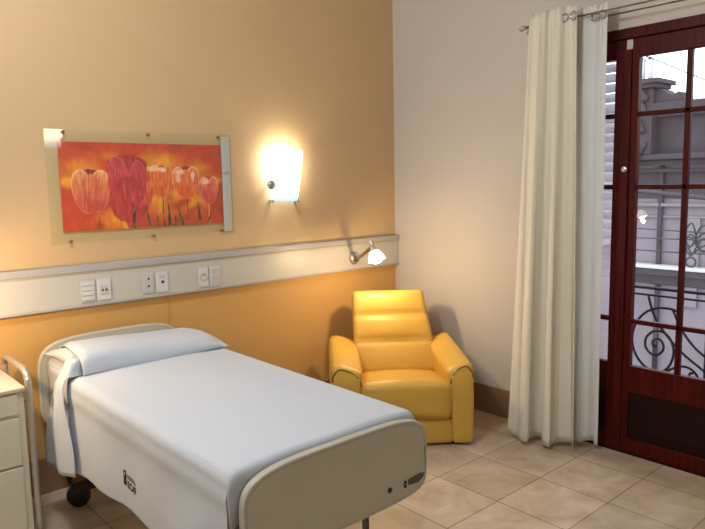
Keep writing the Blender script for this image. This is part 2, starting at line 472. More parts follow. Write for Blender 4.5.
    bl = list(range(nx+1)); tl = [nz*(nx+1)+i for i in range(nx+1)]; lf = [j*(nx+1) for j in range(nz+1)]; rt = [j*(nx+1)+nx for j in range(nz+1)]
    fs += [tuple(bl[::-1]+[nb, nb+1]), tuple(tl+[nb+2, nb+3]), tuple(lf+[nb+3, nb]), tuple(rt[::-1]+[nb+1, nb+2])]
    me.from_pydata(vs, [], fs)
    ca = me.color_attributes.new('paint', 'FLOAT_COLOR', 'POINT')
    ca.data.foreach_set('color', [q for c in cols for q in c])
    m = bpy.data.materials.new('tulip_paint'); m.use_nodes = True
    nd = m.node_tree.nodes.new('ShaderNodeVertexColor'); nd.layer_name = 'paint'
    bs = m.node_tree.nodes['Principled BSDF']; bs.inputs['Roughness'].default_value = .5
    m.node_tree.links.new(nd.outputs['Color'], bs.inputs['Base Color'])
    me.materials.append(m)
    o = bpy.data.objects.new('art_print', me); COL.objects.link(o); o.parent = pic
    o['label'] = 'orange and red tulip painting'
art_mesh()
b = new(); box(b, (1.085-W0, -.022, 0), (2.168-W0, -.017, .592), .001); obj('acrylic_panel', b, m_acryl, pic)
b = new(); box(b, (2.104-W0, -.0165, .008), (2.162-W0, -.0125, .580), .001)
for k in range(24): box(b, (2.110-W0, -.0169, .02+.0235*k), (2.156-W0, -.0160, .022+.0235*k), mi=1)
obj('side_strip', b, [m_plastic, m_plastic2], pic)['label'] = 'white ridged strip beside the painting'
b = new(); box(b, (2.106-W0, -.0175, .355), (2.160-W0, -.012, .37), .001); obj('strip_clip', b, m_railcap, pic)
for x in (1.18, 1.64, 2.085):
    for z in (.014, .578):
        b = new(); lathe(b, [(.005, 0), (.005, .024), (.009, .024), (.009, .028), (0, .029)], 14, Matrix.Translation((x-W0, 0, z)) @ Matrix.Rotation(PI/2, 4, 'X'))
        obj('screw', b, m_bronze, pic)

# ------------------------------------------------------------------ wall sconces
def shade_mat(SH):
    m = bpy.data.materials.new('lit_frosted_glass'); m.use_nodes = True
    nt = m.node_tree; N = nt.nodes; L = nt.links; N.clear()
    tc = N.new('ShaderNodeTexCoord'); sp = N.new('ShaderNodeSeparateXYZ'); L.new(tc.outputs['Object'], sp.inputs[0])
    mr = N.new('ShaderNodeMapRange'); mr.inputs['From Min'].default_value = .0; mr.inputs['From Max'].default_value = .12
    L.new(sp.outputs['Z'], mr.inputs['Value'])
    cr = N.new('ShaderNodeValToRGB')
    cr.color_ramp.elements[0].color = (.30, .62, .85, 1); cr.color_ramp.elements[1].color = (1.0, .93, .74, 1)
    L.new(mr.outputs[0], cr.inputs[0])
    st = N.new('ShaderNodeMapRange'); st.inputs['From Min'].default_value = 0; st.inputs['From Max'].default_value = .16; st.inputs['To Min'].default_value = SH*.16; st.inputs['To Max'].default_value = SH
    L.new(sp.outputs['Z'], st.inputs['Value'])
    e = N.new('ShaderNodeEmission'); L.new(cr.outputs[0], e.inputs['Color']); L.new(st.outputs[0], e.inputs['Strength'])
    o = N.new('ShaderNodeOutputMaterial'); L.new(e.outputs[0], o.inputs[0])
    return m
m_shade = shade_mat(10.0)
m_shade_front = shade_mat(26.0)
def lamp(name, loc, watt, col, r, parent=None, kind='POINT', **kw):
    l = bpy.data.lights.new(name, kind); l.energy = watt; l.color = col
    if kind in ('POINT', 'SPOT'): l.shadow_soft_size = r
    for k, v in kw.items(): setattr(l, k, v)
    o = bpy.data.objects.new(name, l); COL.objects.link(o); o.location = loc
    if parent is not None: o.parent = parent
    return o
SCW = 6.5
def sconce(label, loc, rz=0., watt=None, ms=None):
    t = thing('wall_sconce', label, 'wall lamp', loc, rz, 'glowing glass wall sconces')
    b = new(); nu, nv = 16, 10; vs = []; fs = []
    for j in range(nv+1):
        v = j/nv; w = .103+.045*min(1, v*1.25)
        for i in range(nu+1):
            u = -1+2*i/nu
            vs.append((w*u, -(.028+.07*(1-u*u)), .33*v))
    for j in range(nv):
        for i in range(nu):
            q = j*(nu+1)+i; fs.append((q, q+1, q+nu+2, q+nu+1))
    add(b, vs, fs, True)
    obj('glass_shade', b, ms or m_shade, t, solid=.005)
    b = new(); box(b, (-.05, -.018, .05), (.05, 0, .23), .004); obj('back_plate', b, m_chrome, t)
    b = new(); box(b, (-.012, -.06, .10), (.012, -.015, .125), .003); obj('bracket_arm', b, m_chrome, t)
    for s in (-1, 1):
        b = new(); box(b, (s*.098-.008, -.042, -.010), (s*.098+.008, 0, .012), .002); obj('clip', b, m_chrome, t)
    b = new(); lathe(b, [(.0, -.008), (.024, -.008), (.033, .002), (.030, .015), (.017, .023), (0, .024)], 20, Matrix.Translation((-.118, -.050, .108)) @ Matrix.Rotation(PI/2, 4, 'X'))
    tube(b, [(-.118, -.045, .108), (-.108, 0, .108)], .008)
    obj('knob', b, m_tube, t)
    lamp('sconce_bulb', (0, -.05, .23), watt or SCW, (1, .88, .66), .025, t)
    return t
sconce('bright glass wall sconce between the tulip picture and the room corner', (2.557, YB, 1.485))
sconce('glass wall sconce on the orange wall above the bedside cabinet', (.30, YB, 1.485))
sconce('glass wall sconce on the wall opposite the bed', (2.84, YF, 2.10), PI, 3.0, m_shade_front)

# ------------------------------------------------------------------ reading lamps on the rail
m_bulb = emis('lit_halogen', (1, .78, .48, 1), 40)
SPW = 11.5
def reading_lamp(label, x, head, watt):
    z0 = 1.055
    t = thing('reading_lamp', label, 'reading lamp', (x, RY, z0), 0, 'swivel reading lamps on the wall rail')
    h = Vector(head)-Vector((x, RY, z0))
    b = new(); lathe(b, [(.046, 0), (.046, .012), (.038, .022), (.016, .028), (0, .028)], 24, Matrix.Rotation(PI/2, 4, 'X')); obj('wall_rosette', b, m_tube, t)
    b = new(); tube(b, smooth_path([(0, -.02, 0), (h.x*.25, h.y*.25, h.z*.10), (h.x*.6, h.y*.6, h.z*.45), (h.x*.88, h.y*.90, h.z*.82), (h.x, h.y, h.z)], 6), [.010]*9+[.012]*16); obj('swivel_arm', b, m_bronze, t)
    b = new(); lathe(b, [(0, -.018), (.016, -.016), (.019, 0), (.016, .016), (0, .018)], 16, Matrix.Translation((h.x*.04, -.03, -.004)) @ Matrix.Rotation(PI/2, 4, 'X')); obj('knuckle', b, m_bronze, t)
    d = Vector((.12, -.30, -.95)).normalized(); rot = d.to_track_quat('Z', 'Y').to_matrix().to_4x4()
    Mh = Matrix.Translation(h) @ rot
    b = new(); lathe(b, [(0, -.026), (.013, -.024), (.017, -.002), (.020, .030), (.022, .042)], 20, Mh); obj('lamp_cap', b, m_chrome, t)
    b = new(); lathe(b, [(.022, .040), (.034, .052), (.050, .080), (.058, .112), (.056, .112), (.048, .082), (.030, .056), (.012, .050), (0, .050)], 24, Mh); obj('lamp_bell', b, m_shade2, t)
    b = new(); lathe(b, [(0, .054), (.016, .056), (.030, .074), (.040, .100), (.034, .116), (.016, .126), (0, .128)], 20, Mh); obj('bulb', b, m_bulb, t)
    lamp('reading_bulb', Mh @ Vector((0, 0, .155)), watt, (1, .70, .38), .02, t)
    return t
m_shade2 = emis('glowing_lamp_bell', (1, .82, .52, 1), 9.0)
reading_lamp('lit swivel reading lamp on the wall rail above the yellow armchair', 3.148, (2.915, 3.10, 1.195), SPW)
reading_lamp('lit swivel reading lamp on the wall rail above the bedside cabinet', .27, (.50, 3.14, 1.29), SPW*1.5)

# ------------------------------------------------------------------ ceiling light
t = thing('ceiling_light', 'square white ceiling light in the middle of the room', 'ceiling light', (.35, 1.9, ZC))
b = new(); box(b, (-.32, -.32, -.06), (.32, .32, 0), .01); obj('housing', b, m_plastic, t)
b = new(); box(b, (-.29, -.29, -.072), (.29, .29, -.058), .004); obj('diffuser', b, emis('ceiling_diffuser', (.86, .93, 1, 1), 4), t)
cl = lamp('ceiling_tube', (0, 0, -.30), 115, (.87, .93, 1.0), .18, t)

# ------------------------------------------------------------------ bed
bed = thing('hospital_bed', 'white hospital bed with rounded grey-beige end panels against the orange wall', 'bed', (1.35, 2.55, 0))
BX, BY = 1.35, 2.55
def rounded(pts_r, n=8):
    """polygon with per-corner radius -> smooth outline"""
    out = []; k = len(pts_r)
    for i in range(k):
        x, y, r = pts_r[i]; p = Vector((x, y)); a = Vector(pts_r[i-1][:2]); c = Vector(pts_r[(i+1) % k][:2])
        u = (a-p).normalized(); w = (c-p).normalized()
        p0, p1 = p+u*r, p+w*r
        for s in range(n+1):
            t = s/n; q = p0*(1-t)**2+p*2*t*(1-t)+p1*t*t; out.append((q.x, q.y))
    return out
def endpanel(name, y0, y1, ztop, zbot, hw=.398, slope=.03, arch=0.):
    o = []; zc = zbot+(ztop-zbot)*.46; n = 96
    for k in range(n):
        a = 2*PI*k/n; c, s_ = math.cos(a), math.sin(a)
        q = 2/(4.3 if s_ > 0 else 6.0)
        o.append((math.copysign(abs(c)**q, c)*hw, zc+math.copysign(abs(s_)**q, s_)*((ztop-zc) if s_ > 0 else (zc-zbot))))
    b = new(); prism(b, o, y0, y1, 'y', .006); p = obj(name, b, m_bedpanel, bed)
    b = new(); ym = (y0+y1)/2
    tube(b, [(x*(1-.013/hw), ym, zc+(z-zc)*(1-.013/(ztop-zc))) for x, z in o], .0152, 8, closed=True)
    obj('edge_band', b, m_bedrim, p)['label'] = 'polished grey edge band'
    return p
fp = endpanel('foot_panel', 1.577-BY, 1.605-BY, .762, .455)
endpanel('head_panel', 3.488-BY, 3.516-BY, .834, .36)
b = new(); lathe(b, [(.010, 0), (.010, .004), (.005, .006), (0, .006)], 14, Matrix.Translation((1.55-BX, 1.577-BY, .520)) @ Matrix.Rotation(PI/2, 4, 'X')); obj('bolt', b, m_dark, fp)
# maker's plate: dark oval mark + slanted grey word bar
b = new(); lathe(b, [(.0095, 0), (.0095, .002)], 20, Matrix.Translation((1.628-BX, 1.5765-BY, .516)) @ Matrix.Rotation(PI/2, 4, 'X') @ Matrix.Diagonal((.8, 1.5, 1, 1))); obj('maker_mark', b, m_ink, fp)
b = new(); prism(b, [(1.645-BX, .508), (1.695-BX, .502), (1.722-BX, .515), (1.728-BX, .530), (1.70-BX, .535), (1.642-BX, .528)], 1.5745-BY, 1.577-BY, 'y'); obj('maker_plate', b, m_inkgrey, fp)
b = new(); lathe(b, [(.003, 0), (.003, .001)], 10, Matrix.Translation((1.628-BX, 1.5745-BY, .516)) @ Matrix.Rotation(PI/2, 4, 'X')); obj('maker_mark_dot', b, m_bedpanel, fp)
# frame
b = new()
for s in (-1, 1): box(b, (s*.34-.02, 1.61-BY, .50), (s*.34+.02, 3.488-BY, .56), .004)
for y in (1.64, 2.3, 2.9, 3.43): box(b, (-.34, y-.02-BY, .505), (.34, y+.02-BY, .555), .004)
obj('bed_frame', b, m_tube, bed)
for y in (1.69, 3.22):
    for s in (-1, 1):
        b = new(); tube(b, [(s*.185, y-BY, .14), (s*.185, y-BY, .52)], .019, 12); obj('leg', b, m_tube, bed)
for y in (1.69, 3.22):
    b = new(); box(b, (-.36, y-.025-BY, .115), (.36, y+.025-BY, .155), .005); obj('foot_bar', b, m_black, bed)
def caster(x, y, pedal=False):
    b = new(); tube(b, [(x, y, .12), (x, y, .105)], .014, 10)
    box(b, (x-.022, y-.03, .055), (x+.022, y+.03, .108), .008)
    c = obj('caster', b, m_black, bed)
    b = new(); lathe(b, [(.012, -.016), (.052, -.016), (.058, -.010), (.058, .010), (.052, .016), (.012, .016)], 24, Matrix.Translation((x, y+.015, .058)) @ Matrix.Rotation(math.radians(50) if pedal else 0, 4, 'Z') @ Matrix.Rotation(PI/2, 4, 'Y')); obj('wheel', b, m_black, c)
    if pedal:
        b = new(); tube(b, [(x-.01, y-.02, .10), (x-.035, y-.0, .13), (x-.045, y+.02, .19)], .012, 8); obj('brake_pedal', b, m_black, c)
for x, y, pd in ((-.305, 3.285, True), (.33, 3.22, False), (-.33, 1.69, False), (.33, 1.69, False)): caster(x, y-BY, pd)
b = new(); rbox(b, (-.375, 1.625-BY, .555), (.355, 3.47-BY, .745), .04, .0, 12); obj('mattress', b, m_pillow, bed)

# ---- bedspread: one draped cloth
def cloth(name, grid, m, thick, label, cat, recalc=True):
    b = new(); nj, ni = len(grid), len(grid[0])
    vs = [p for row in grid for p in row]
    fs = [(j*ni+i, j*ni+i+1, (j+1)*ni+i+1, (j+1)*ni+i) for j in range(nj-1) for i in range(ni-1)]
    add(b, vs, fs, True)
    o = obj(name, b, m, solid=thick, off=0)
    return tag(o, label, cat)
def sm(a, b_, t):
    t = max(0, min(1, (t-a)/(b_-a))); return t*t*(3-2*t)
XLs, XRs, ZT = .930, 1.722, .764
def hem_left(y):
    return .378-.080*sm(2.65, 3.25, y)+.003*math.sin(y*9)+.015*sm(2.2, 1.7, y)+.115*sm(3.12, 3.20, y)
def spread_pt(u, y, dz):
    """u: 0..1 right hem -> top -> left hem"""
    rr = .04
    Lr, Lt = .22, XRs-XLs
    hl = hem_left(y); Ll = ZT-hl
    tot = Lr+Lt+Ll
    s = u*tot; ZB = ZT
    if s < Lr:
        d = Lr-s; x = bx = XRs; z = ZT-d
        x += .004*math.sin(y*13)*min(1, d*6)
    elif s < Lr+Lt:
        q = s-Lr; x = bx = XRs-q; z = ZT
        e = min(q, Lt-q)
        ZB = ZT+.010*sm(.0, .25, e)+.0035*noise.noise(Vector((x*3.1, y*2.2, .5)))*sm(.0, .1, e); z = ZB
    else:
        d = s-Lr-Lt
        x = bx = XLs; z = ZT-d
        amp = sm(.05, .35, d)
        x -= .010*amp+amp*(.008*math.sin(y*7.3+.6)+.004*math.sin(y*17+2))
        x -= .0045*math.exp(-((d-.085)/.030)**2)          # crease where the mattress ends
        x += .004*noise.noise(Vector((y*4, z*5, 2.2)))
    if s >= Lr+Lt: ox2 = .055*sm(2.95, 3.15, y)
    else: ox2 = .055*sm(2.95, 3.15, y)*sm(1.1, .93, bx)
    # round the corners of the undisturbed profile, then lay the folds over it
    ox = x-bx; x = bx
    for cx, sg in ((XRs, 1), (XLs, -1)):
        ex = (cx-x)*sg; ez = ZB-z
        if -1e-6 <= ex < rr and ez < rr:
            v = Vector((rr-ex, rr-max(ez, 0)))
            if v.length > 1e-6:
                v = v.normalized()*rr; z0 = ZB-(rr-v.y); x = cx-sg*(rr-v.x); z = z0
    return Vector((x+ox+ox2, y, z))
def uspace(n):
    us = [i/n for i in range(n+1)]
    return us
ys = [1.632+(3.42-1.632)*j/90 for j in range(91)]
us = sorted(set([i/220 for i in range(221)]))
grid = []
for k in (5, 4, 3, 2, 1, 0):           # foot end turned down behind the panel
    row = []
    for u in us:
        p = spread_pt(u, ys[0], 0)
        drop = [0, .004, .014, .032, .09, .16][k]; yo = [0, .010, .016, .018, .018, .018][k]
        if p.z > ZT-.05:
            p = Vector((p.x, ys[0]-yo, p.z-drop))
        else: p = Vector((p.x, ys[0]-yo*.5-.0005*k, p.z))
        row.append(p)
    grid.append(row)
for y in ys[1:]: grid.append([spread_pt(u, y, 0) for u in us])
spread = cloth('bedspread', grid, m_sheet, .004, 'smooth white bedspread draped over the hospital bed with a small black print on its side', 'bedspread')
# print on the hanging side, pressed onto the cloth
def on_cloth(y, z, lift):
    hl = hem_left(y); tot = .22+XRs-XLs+ZT-hl
    return Vector((spread_pt(1-(z-hl)/tot, y, 0).x-.002-lift, y, z))
LY, LZ = 2.392, .470
def printed(name, body, size, y, z, m, bold, sx, lift=.0012):
    o = text_mesh(name, body, size, m, spread, Matrix.Identity(4), bold, sx)
    for v in o.data.vertices:
        v.co = on_cloth(y-v.co.x, z+v.co.y, lift+(.0004 if v.co.z > 0 else 0))
    return o
def patch(name, y0, y1, z0, z1, m, lift):
    g = [[on_cloth(y0+(y1-y0)*i/6, z0+(z1-z0)*j/6, lift) for i in range(7)] for j in range(7)]
    b = new(); add(b, [p for r in g for p in r], [(j*7+i, j*7+i+1, (j+1)*7+i+1, (j+1)*7+i) for j in range(6) for i in range(6)])
    return obj(name, b, m, spread, solid=.0006, off=0)
patch('printed_mark', LY-.024, LY, LZ, LZ+.058, m_ink, .0012)
patch('printed_mark_gap', LY-.015, LY-.010, LZ+.040, LZ+.050, m_sheet, .0022)
printed('printed_lettering', 'HOSPITAL', .024, LY-.032, LZ+.032, m_inkgrey, .0003, .80)
printed('printed_lettering', 'ECAF', .040, LY-.032, LZ-.004, m_ink, .0008, .95)

# ---- pillow and the sheet folded over it
pil = new()
rbox(pil, (.972, 2.97, .768), (1.700, 3.465, .846), .038, .0, 14, fn=lambda p: (p.x, p.y, p.z-.056*sm(3.15, 3.47, p.y)*sm(.77, .84, p.z)-.022*sm(1.3, 1.7, p.x)*sm(.77, .84, p.z)+.006*noise.noise(p*5)))
tag(obj('pillow', pil, m_pillow), 'plump white pillow at the head of the bed, mostly under the folded sheet', 'pillow')
def ps_pt(u, v):
    """u 0 right end -> 1 bottom of the left drape; v 0 front tuck -> 1 back"""
    # profile over the pillow in the y direction
    prof = [(2.925, .769), (2.93, .80), (2.945, .835), (2.985, .865), (3.06, .882), (3.2, .887), (3.33, .874), (3.43, .845)]
    f = v*(len(prof)-1); i = min(int(f), len(prof)-2); t = f-i
    y = prof[i][0]+(prof[i+1][0]-prof[i][0])*t; z = prof[i][1]+(prof[i+1][1]-prof[i][1])*t
    return y, z
def smoothprof(n):
    P = smooth_path([(0, 2.918, .773), (0, 2.920, .800), (0, 2.940, .834), (0, 2.985, .855), (0, 3.08, .862), (0, 3.20, .853), (0, 3.32, .832), (0, 3.44, .790)], 4)
    return [(p.y, p.z) for p in P]
PR = smoothprof(0)
grid = []
NU = 60; XA, XB = 1.718, .982
for (y, z) in PR:
    row = []
    v = (y-2.918)/(3.45-2.918)
    # right end turned down
    for q in range(6):
        t = q/6; row.append(Vector((XA+.004-.012*t*t, y, .774+max(0, z-.774-.062)*t)))
    for q in range(NU+1):
        t = q/NU; x = XA-.010+(XB+.055*sm(3.0, 3.44, y)-XA+.010)*t
        e = min(t, 1-t)
        zz = z-.014*(1-sm(0, .05, e))+(.012-.030*sm(0, 1, 1-t)-.030*(1-sm(0, .12, t)))*sm(.78, .84, z)+.004*noise.noise(Vector((x*4, y*5, 3)))
        row.append(Vector((x, y+.003*noise.noise(Vector((x*6, y*2, 9))), max(zz, .774))))
    grid.append(row)
# left drape hangs only from the front half of the fold, spreading to the head end as it falls
fold = cloth('folded_sheet', grid, m_sheet, .004, 'white sheet folded over the pillow and hanging down the left side of the bed', 'sheet')
def drape():
    g = []
    nrow, ncol = 26, 26
    for j in range(nrow+1):
        s = j/nrow
        row = []
        for i in range(ncol+1):
            t = i/ncol            # 0 front edge -> 1 head-end edge
            z = (.845-.005*t)*(1-s)+s*(.325-.03*t+.035*(1-t)); 
            yf = 2.932-.10*sm(.15, .9, s)          # front edge slants forward
            yb = 3.03+.20*sm(.05, .9, s)          # head-end edge slants back
            y = yf+(yb-yf)*t
            if s < .12: z = min(z, .772+.075*sm(0, .26, t))
            x = .945-.035*sm(0, .25, s)-.012*math.sin(t*PI)*sm(.1, .5, s)+.010*math.sin(t*9+s*2)*sm(.1, .6, s)
            if s == 0: x = .984
            x -= .018*(1-t)*sm(.1, .5, s)
            row.append(Vector((x-.012*sm(.05, .2, s), y, z)))
        g.append(row)
    b = new(); ni = ncol+1
    add(b, [p for r in g for p in r], [(j*ni+i, j*ni+i+1, (j+1)*ni+i+1, (j+1)*ni+i) for j in range(nrow) for i in range(ncol)], True)
    return obj('hanging_corner', b, m_sheet, fold, solid=.004, off=0)
drape()

# ------------------------------------------------------------------ bedside cabinet
CX1, CY0, CZ = .775, 3.07, .735
cab = thing('bedside_cabinet', 'cream metal bedside cabinet with three drawers left of the bed', 'cabinet', (.53, 3.27, 0))
def cl_(p): return (p[0]-.53, p[1]-3.27, p[2])
def cbox(b, lo, hi, bev=0.): box(b, cl_(lo), cl_(hi), bev)
X0 = .29
b = new(); cbox(b, (X0, CY0+.012, .06), (CX1, 3.47, CZ-.02), .003); obj('body', b, m_cab, cab)
b = new(); cbox(b, (X0-.005, CY0-.006, CZ-.02), (CX1+.005, 3.475, CZ), .005); obj('top', b, m_cabtop, cab)['label'] = 'pale wood-look top'
for z0, z1 in ((.615, .708), (.385, .600), (.085, .375)):
    b = new(); cbox(b, (X0+.008, CY0, z0), (CX1-.028, CY0+.013, z1), .004); d = obj('drawer', b, m_cab, cab)
    b = new(); tube(b, [cl_((X0+.17, CY0, z1-.035)), cl_((X0+.17, CY0-.02, z1-.035)), cl_((X0+.27, CY0-.02, z1-.035)), cl_((X0+.27, CY0, z1-.035))], .005, 8); obj('handle', b, m_chrome, d)
for sx in (X0-.022, CX1+.022):
    b = new()
    tube(b, smooth_path([cl_((sx, CY0+.01, .04)), cl_((sx, CY0+.01, .3)), cl_((sx, CY0+.01, .70)), cl_((sx, CY0+.02, .765)), cl_((sx, CY0+.055, .795)), cl_((sx, CY0+.13, .80)), cl_((sx, CY0+.30, .80)), cl_((sx, 3.43, .795)), cl_((sx, 3.46, .765)), cl_((sx, 3.46, .70)), cl_((sx, 3.46, .3)), cl_((sx, 3.46, .04))], 6), .0145, 12)
    fr = obj('side_rail', b, m_tube, cab); fr['label'] = 'grey bent steel tube'
    for yy in (CY0+.01, 3.46):
        b = new(); lathe(b, [(.012, -.01), (.022, -.006), (.022, .006), (.012, .01)], 16, Matrix.Translation(cl_((sx, yy, .024))) @ Matrix.Rotation(PI/2, 4, 'Y')); tube(b, [cl_((sx, yy, .025)), cl_((sx, yy, .05))], .01, 8); obj('caster', b, m_black, fr)
    for yy in (CY0+.05, 3.42):
        for z in (.15, .66):
            b = new(); tube(b, [cl_((sx, CY0+.01 if yy < 3.2 else 3.46, z)), cl_((X0 if sx < .5 else CX1, yy, z))], .006, 8); obj('mount', b, m_tube, fr)

# ------------------------------------------------------------------ armchair
ch = thing('armchair', 'yellow leather recliner armchair with padded arms in the room corner', 'armchair', (2.745, 2.665, 0), math.radians(-39))
b = new(); rbox(b, (-.30, .03, .035), (.30, .56, .30), .02, 0, 8); obj('base', b, m_leather, ch)
b = new(); rbox(b, (-.262, .012, .016), (.300, .06, .165), .012, .004, 8); obj('front_panel', b, m_leather, ch)
def seatfn(p):
    t = (p.y)/.5
    return (p.x, p.y, p.z-.075*t+.010*math.cos(p.x*5.5)-.01)
b = new(); rbox(b, (-.258, -.022, .172), (.296, .50, .418), .05, .016, 14, fn=seatfn); obj('seat', b, m_leather, ch)
# arms
def arm(xa, xb, side):
    def fn(p):
        t = p.y/.62
        z = p.z*(1+.10*t*sm(.2, .4, p.z))
        x = p.x-side*(.030 if side > 0 else -.005)*t*(p.z/.5)
        # inner top corner falls a little
        inner = (p.x-xa)/(xb-xa) if side > 0 else (xb-p.x)/(xb-xa)
        if p.z > .35: z -= .035*(1-sm(0, .75, inner))*(p.z-.35)/.15
        if side > 0 and p.z > .2: x -= (1-inner)*.02*sm(.2, .5, p.z)
        if side < 0 and p.z > .2: x += (1-inner)*.02*sm(.2, .5, p.z)
        return (x, p.y, z)
    b = new(); rbox(b, (xa, 0, .014), (xb, .64, .512), .036, .005, 16, fn=fn); a = obj('armrest', b, m_leather, ch)
    # piping around the front face
    h = .480; pts = []
    w0, w1 = xa+.012, xb-.012
    path = [(w0, .395), (w0, .415), (w0+.004, h-.045), (w0+.03, h-.004), ((w0+w1)/2, h+.012), (w1-.028, h+.008), (w1-.002, h-.03), (w1, h-.06)] if side > 0 else \
           [(w1, .395), (w1, .415), (w1-.004, h-.045), (w1-.03, h-.004), ((w0+w1)/2, h+.012), (w0+.028, h+.008), (w0+.002, h-.03), (w0, h-.06)]
    b = new(); P3 = []
    for x, z in path:
        q = fn(Vector((x, 0, z))); P3.append((q[0], -.001 if z < h-.02 else .004, q[2]+.004))
    tube(b, smooth_path(P3, 6), .0045, 8); obj('piping', b, m_piping, a)['label'] = 'dark piping on the arm front'
    b = new()
    rbox(b, (xa+.012, -.008, .024), (xb-.010, .03, .462), .012, .006, 10, fn=fn); obj('arm_front', b, m_leather, a)
arm(-.432, -.258, -1); arm(.288, .430, 1)
# reclined back with two stitched seams
MB_ = Matrix.Translation((.0, .455, .33)) @ Matrix.Rotation(math.radians(-17), 4, 'X')
def bfn(p):
    k = p.z/.56
    y = p.y
    if y < .05:
        for zs in (.215, .395): y += .016*math.exp(-((p.z-zs)/.012)**2)*(1-(abs(p.x)/.27)**6)
        for zc, hh in ((.10, .115), (.305, .09), (.48, .085)):
            q = (p.z-zc)/hh
            if abs(q) < 1: y -= .014*(1-q*q)*(1-(p.x/.26)**2)
    return (p.x*(1.14-.17*k)+.022-.049*k, y, p.z)
b = new(); rbox(b, (-.25, .0, .0), (.25, .15, .562), .032, 0., 30, M=MB_, fn=bfn); bkp = obj('backrest', b, m_leather, ch)
for zs in (.215, .395):
    b = new(); tube(b, [MB_ @ Vector(bfn(Vector((x*.235/8, .0, zs))))+Vector((0, -.001, 0)) for x in range(-8, 9)], .0028, 6); obj('seam', b, m_piping, bkp)
b = new(); rbox(b, (-.238, .085, .0), (.238, .185, .540), .03, .004, 10, M=MB_, fn=bfn); obj('back_shell', b, m_leather, ch)
for x, y in ((-.33, .06), (.33, .06), (-.33, .56), (.33, .56)):
    b = new(); box(b, (x-.03, y-.03, 0), (x+.03, y+.03, .022), .004); obj('foot', b, m_black, ch)

# ------------------------------------------------------------------ French door
fr = new()
FX0, FX1 = XR-.012, XR+.13
box(fr, (FX0, DY0, 0), (FX1, DY0+.028, DZ), .003); box(fr, (FX0, DY1-.028, 0), (FX1, DY1, DZ), .003); box(fr, (FX0, DY0, 2.345), (FX1, DY1, DZ), .003)
struct('trim_2', fr, m_wood, 'mahogany door frame')
b = new(); box(b, (XR, DY0, 0), (XR+.25, DY1, .006)); struct('trim_3', b, m_woodpanel, 'door threshold')
LX0, LX1 = XR+.002, XR+.045
ZT_, ZR = 2.342, (2.243, 1.938, 1.542, .783, .526)
def leaf(name, y0, y1, gy0, gy1, mid, label):
    """y0<y1 leaf edges, gy glass edges, mid = vertical muntin"""
    b = new()
    box(b, (LX0, y0, .008), (LX1, gy0, ZT_), .004); box(b, (LX0, gy1, .008), (LX1, y1, ZT_), .004)        # stiles
    box(b, (LX0, gy0-.002, 2.243), (LX1, gy1+.002, ZT_), .004)
    box(b, (LX0, gy0-.002, .370), (LX1, gy1+.002, .526), .004); box(b, (LX0, gy0-.002, .008), (LX1, gy1+.002, .097), .004)
    for z in ZR[1:4]: box(b, (LX0+.006, gy0-.002, z-.013), (LX1-.006, gy1+.002, z+.013), .004)
    box(b, (LX0+.006, mid-.014, .52), (LX1-.006, mid+.014, 2.25), .004)
    d = struct(name, b, m_wood, label)
    b = new(); box(b, (LX0+.014, gy0-.002, .095), (LX1-.012, gy1+.002, .372))
    box(b, (LX0+.008, gy0+.05, .14), (LX0+.016, gy1-.05, .33), .004); struct('lower_panel', b, m_woodpanel, None, d)
    zz = list(ZR)
    for k in range(4):
        for a, c in ((gy0, mid), (mid, gy1)):
            b = new(); box(b, (LX0+.020, a-.0, zz[k+1]), (LX0+.024, c, zz[k])); struct('glass_pane', b, m_glass, None, d)
    return d
d1 = leaf('door_1', 1.118, 1.762, 1.19, 1.708, 1.449, 'right leaf of the mahogany French door')
d2 = leaf('door_2', 1.766, 2.271, 1.841, 2.20, 2.02, 'left leaf of the mahogany French door, half behind the curtain')
b = new(); box(b, (LX0-.012, 1.745, .012), (LX0+.004, 1.800, 2.338), .005); struct('meeting_cover', b, m_wood, None, d2)
b = new(); lathe(b, [(.018, 0), (.018, .006), (.012, .010), (0, .010)], 18, Matrix.Translation((LX0-.010, 1.768, 1.640)) @ Matrix.Rotation(-PI/2, 4, 'Y'))
struct('lock', b, m_chrome, None, d2)['label'] = 'round chrome lock'
b = new(); box(b, (LX0-.013, 1.740, 2.285), (LX0+.003, 1.775, 2.338), .003); struct('bolt', b, m_tube, None, d2)['label'] = 'grey metal top bolt'

# ------------------------------------------------------------------ curtain rods and curtains
rod = thing('curtain_rod', 'double metal curtain rod above the mahogany door', 'curtain rod', (XR, 1.6, 2.47))
def rl(p): return (p[0]-XR, p[1]-1.6, p[2]-2.47)
for rx, rzz in ((3.445, 2.478), (3.525, 2.468)):
    b = new(); tube(b, [rl((rx, 2.315, rzz)), rl((rx, .75, rzz))], .0085, 12); p = obj('rod', b, m_tube, rod)
    for yy, s in ((2.315, 1), (.75, -1)):
        b = new(); lathe(b, [(.009, 0), (.012, .006), (.009, .012), (.015, .022), (.017, .032), (.012, .042), (0, .046)], 16, Matrix.Translation(rl((rx, yy, rzz))) @ Matrix.Rotation(-s*PI/2, 4, 'X')); obj('finial', b, m_tube, p)
for yy in (2.285, .80):
    b = new(); tube(b, [rl((XR, yy, 2.44)), rl((3.56, yy, 2.44)), rl((3.43, yy, 2.462))], .006, 8); lathe(b, [(.022, 0), (.022, .008), (.008, .010)], 16, Matrix.Translation(rl((XR, yy, 2.44))) @ Matrix.Rotation(-PI/2, 4, 'Y')); obj('bracket', b, m_tube, rod)

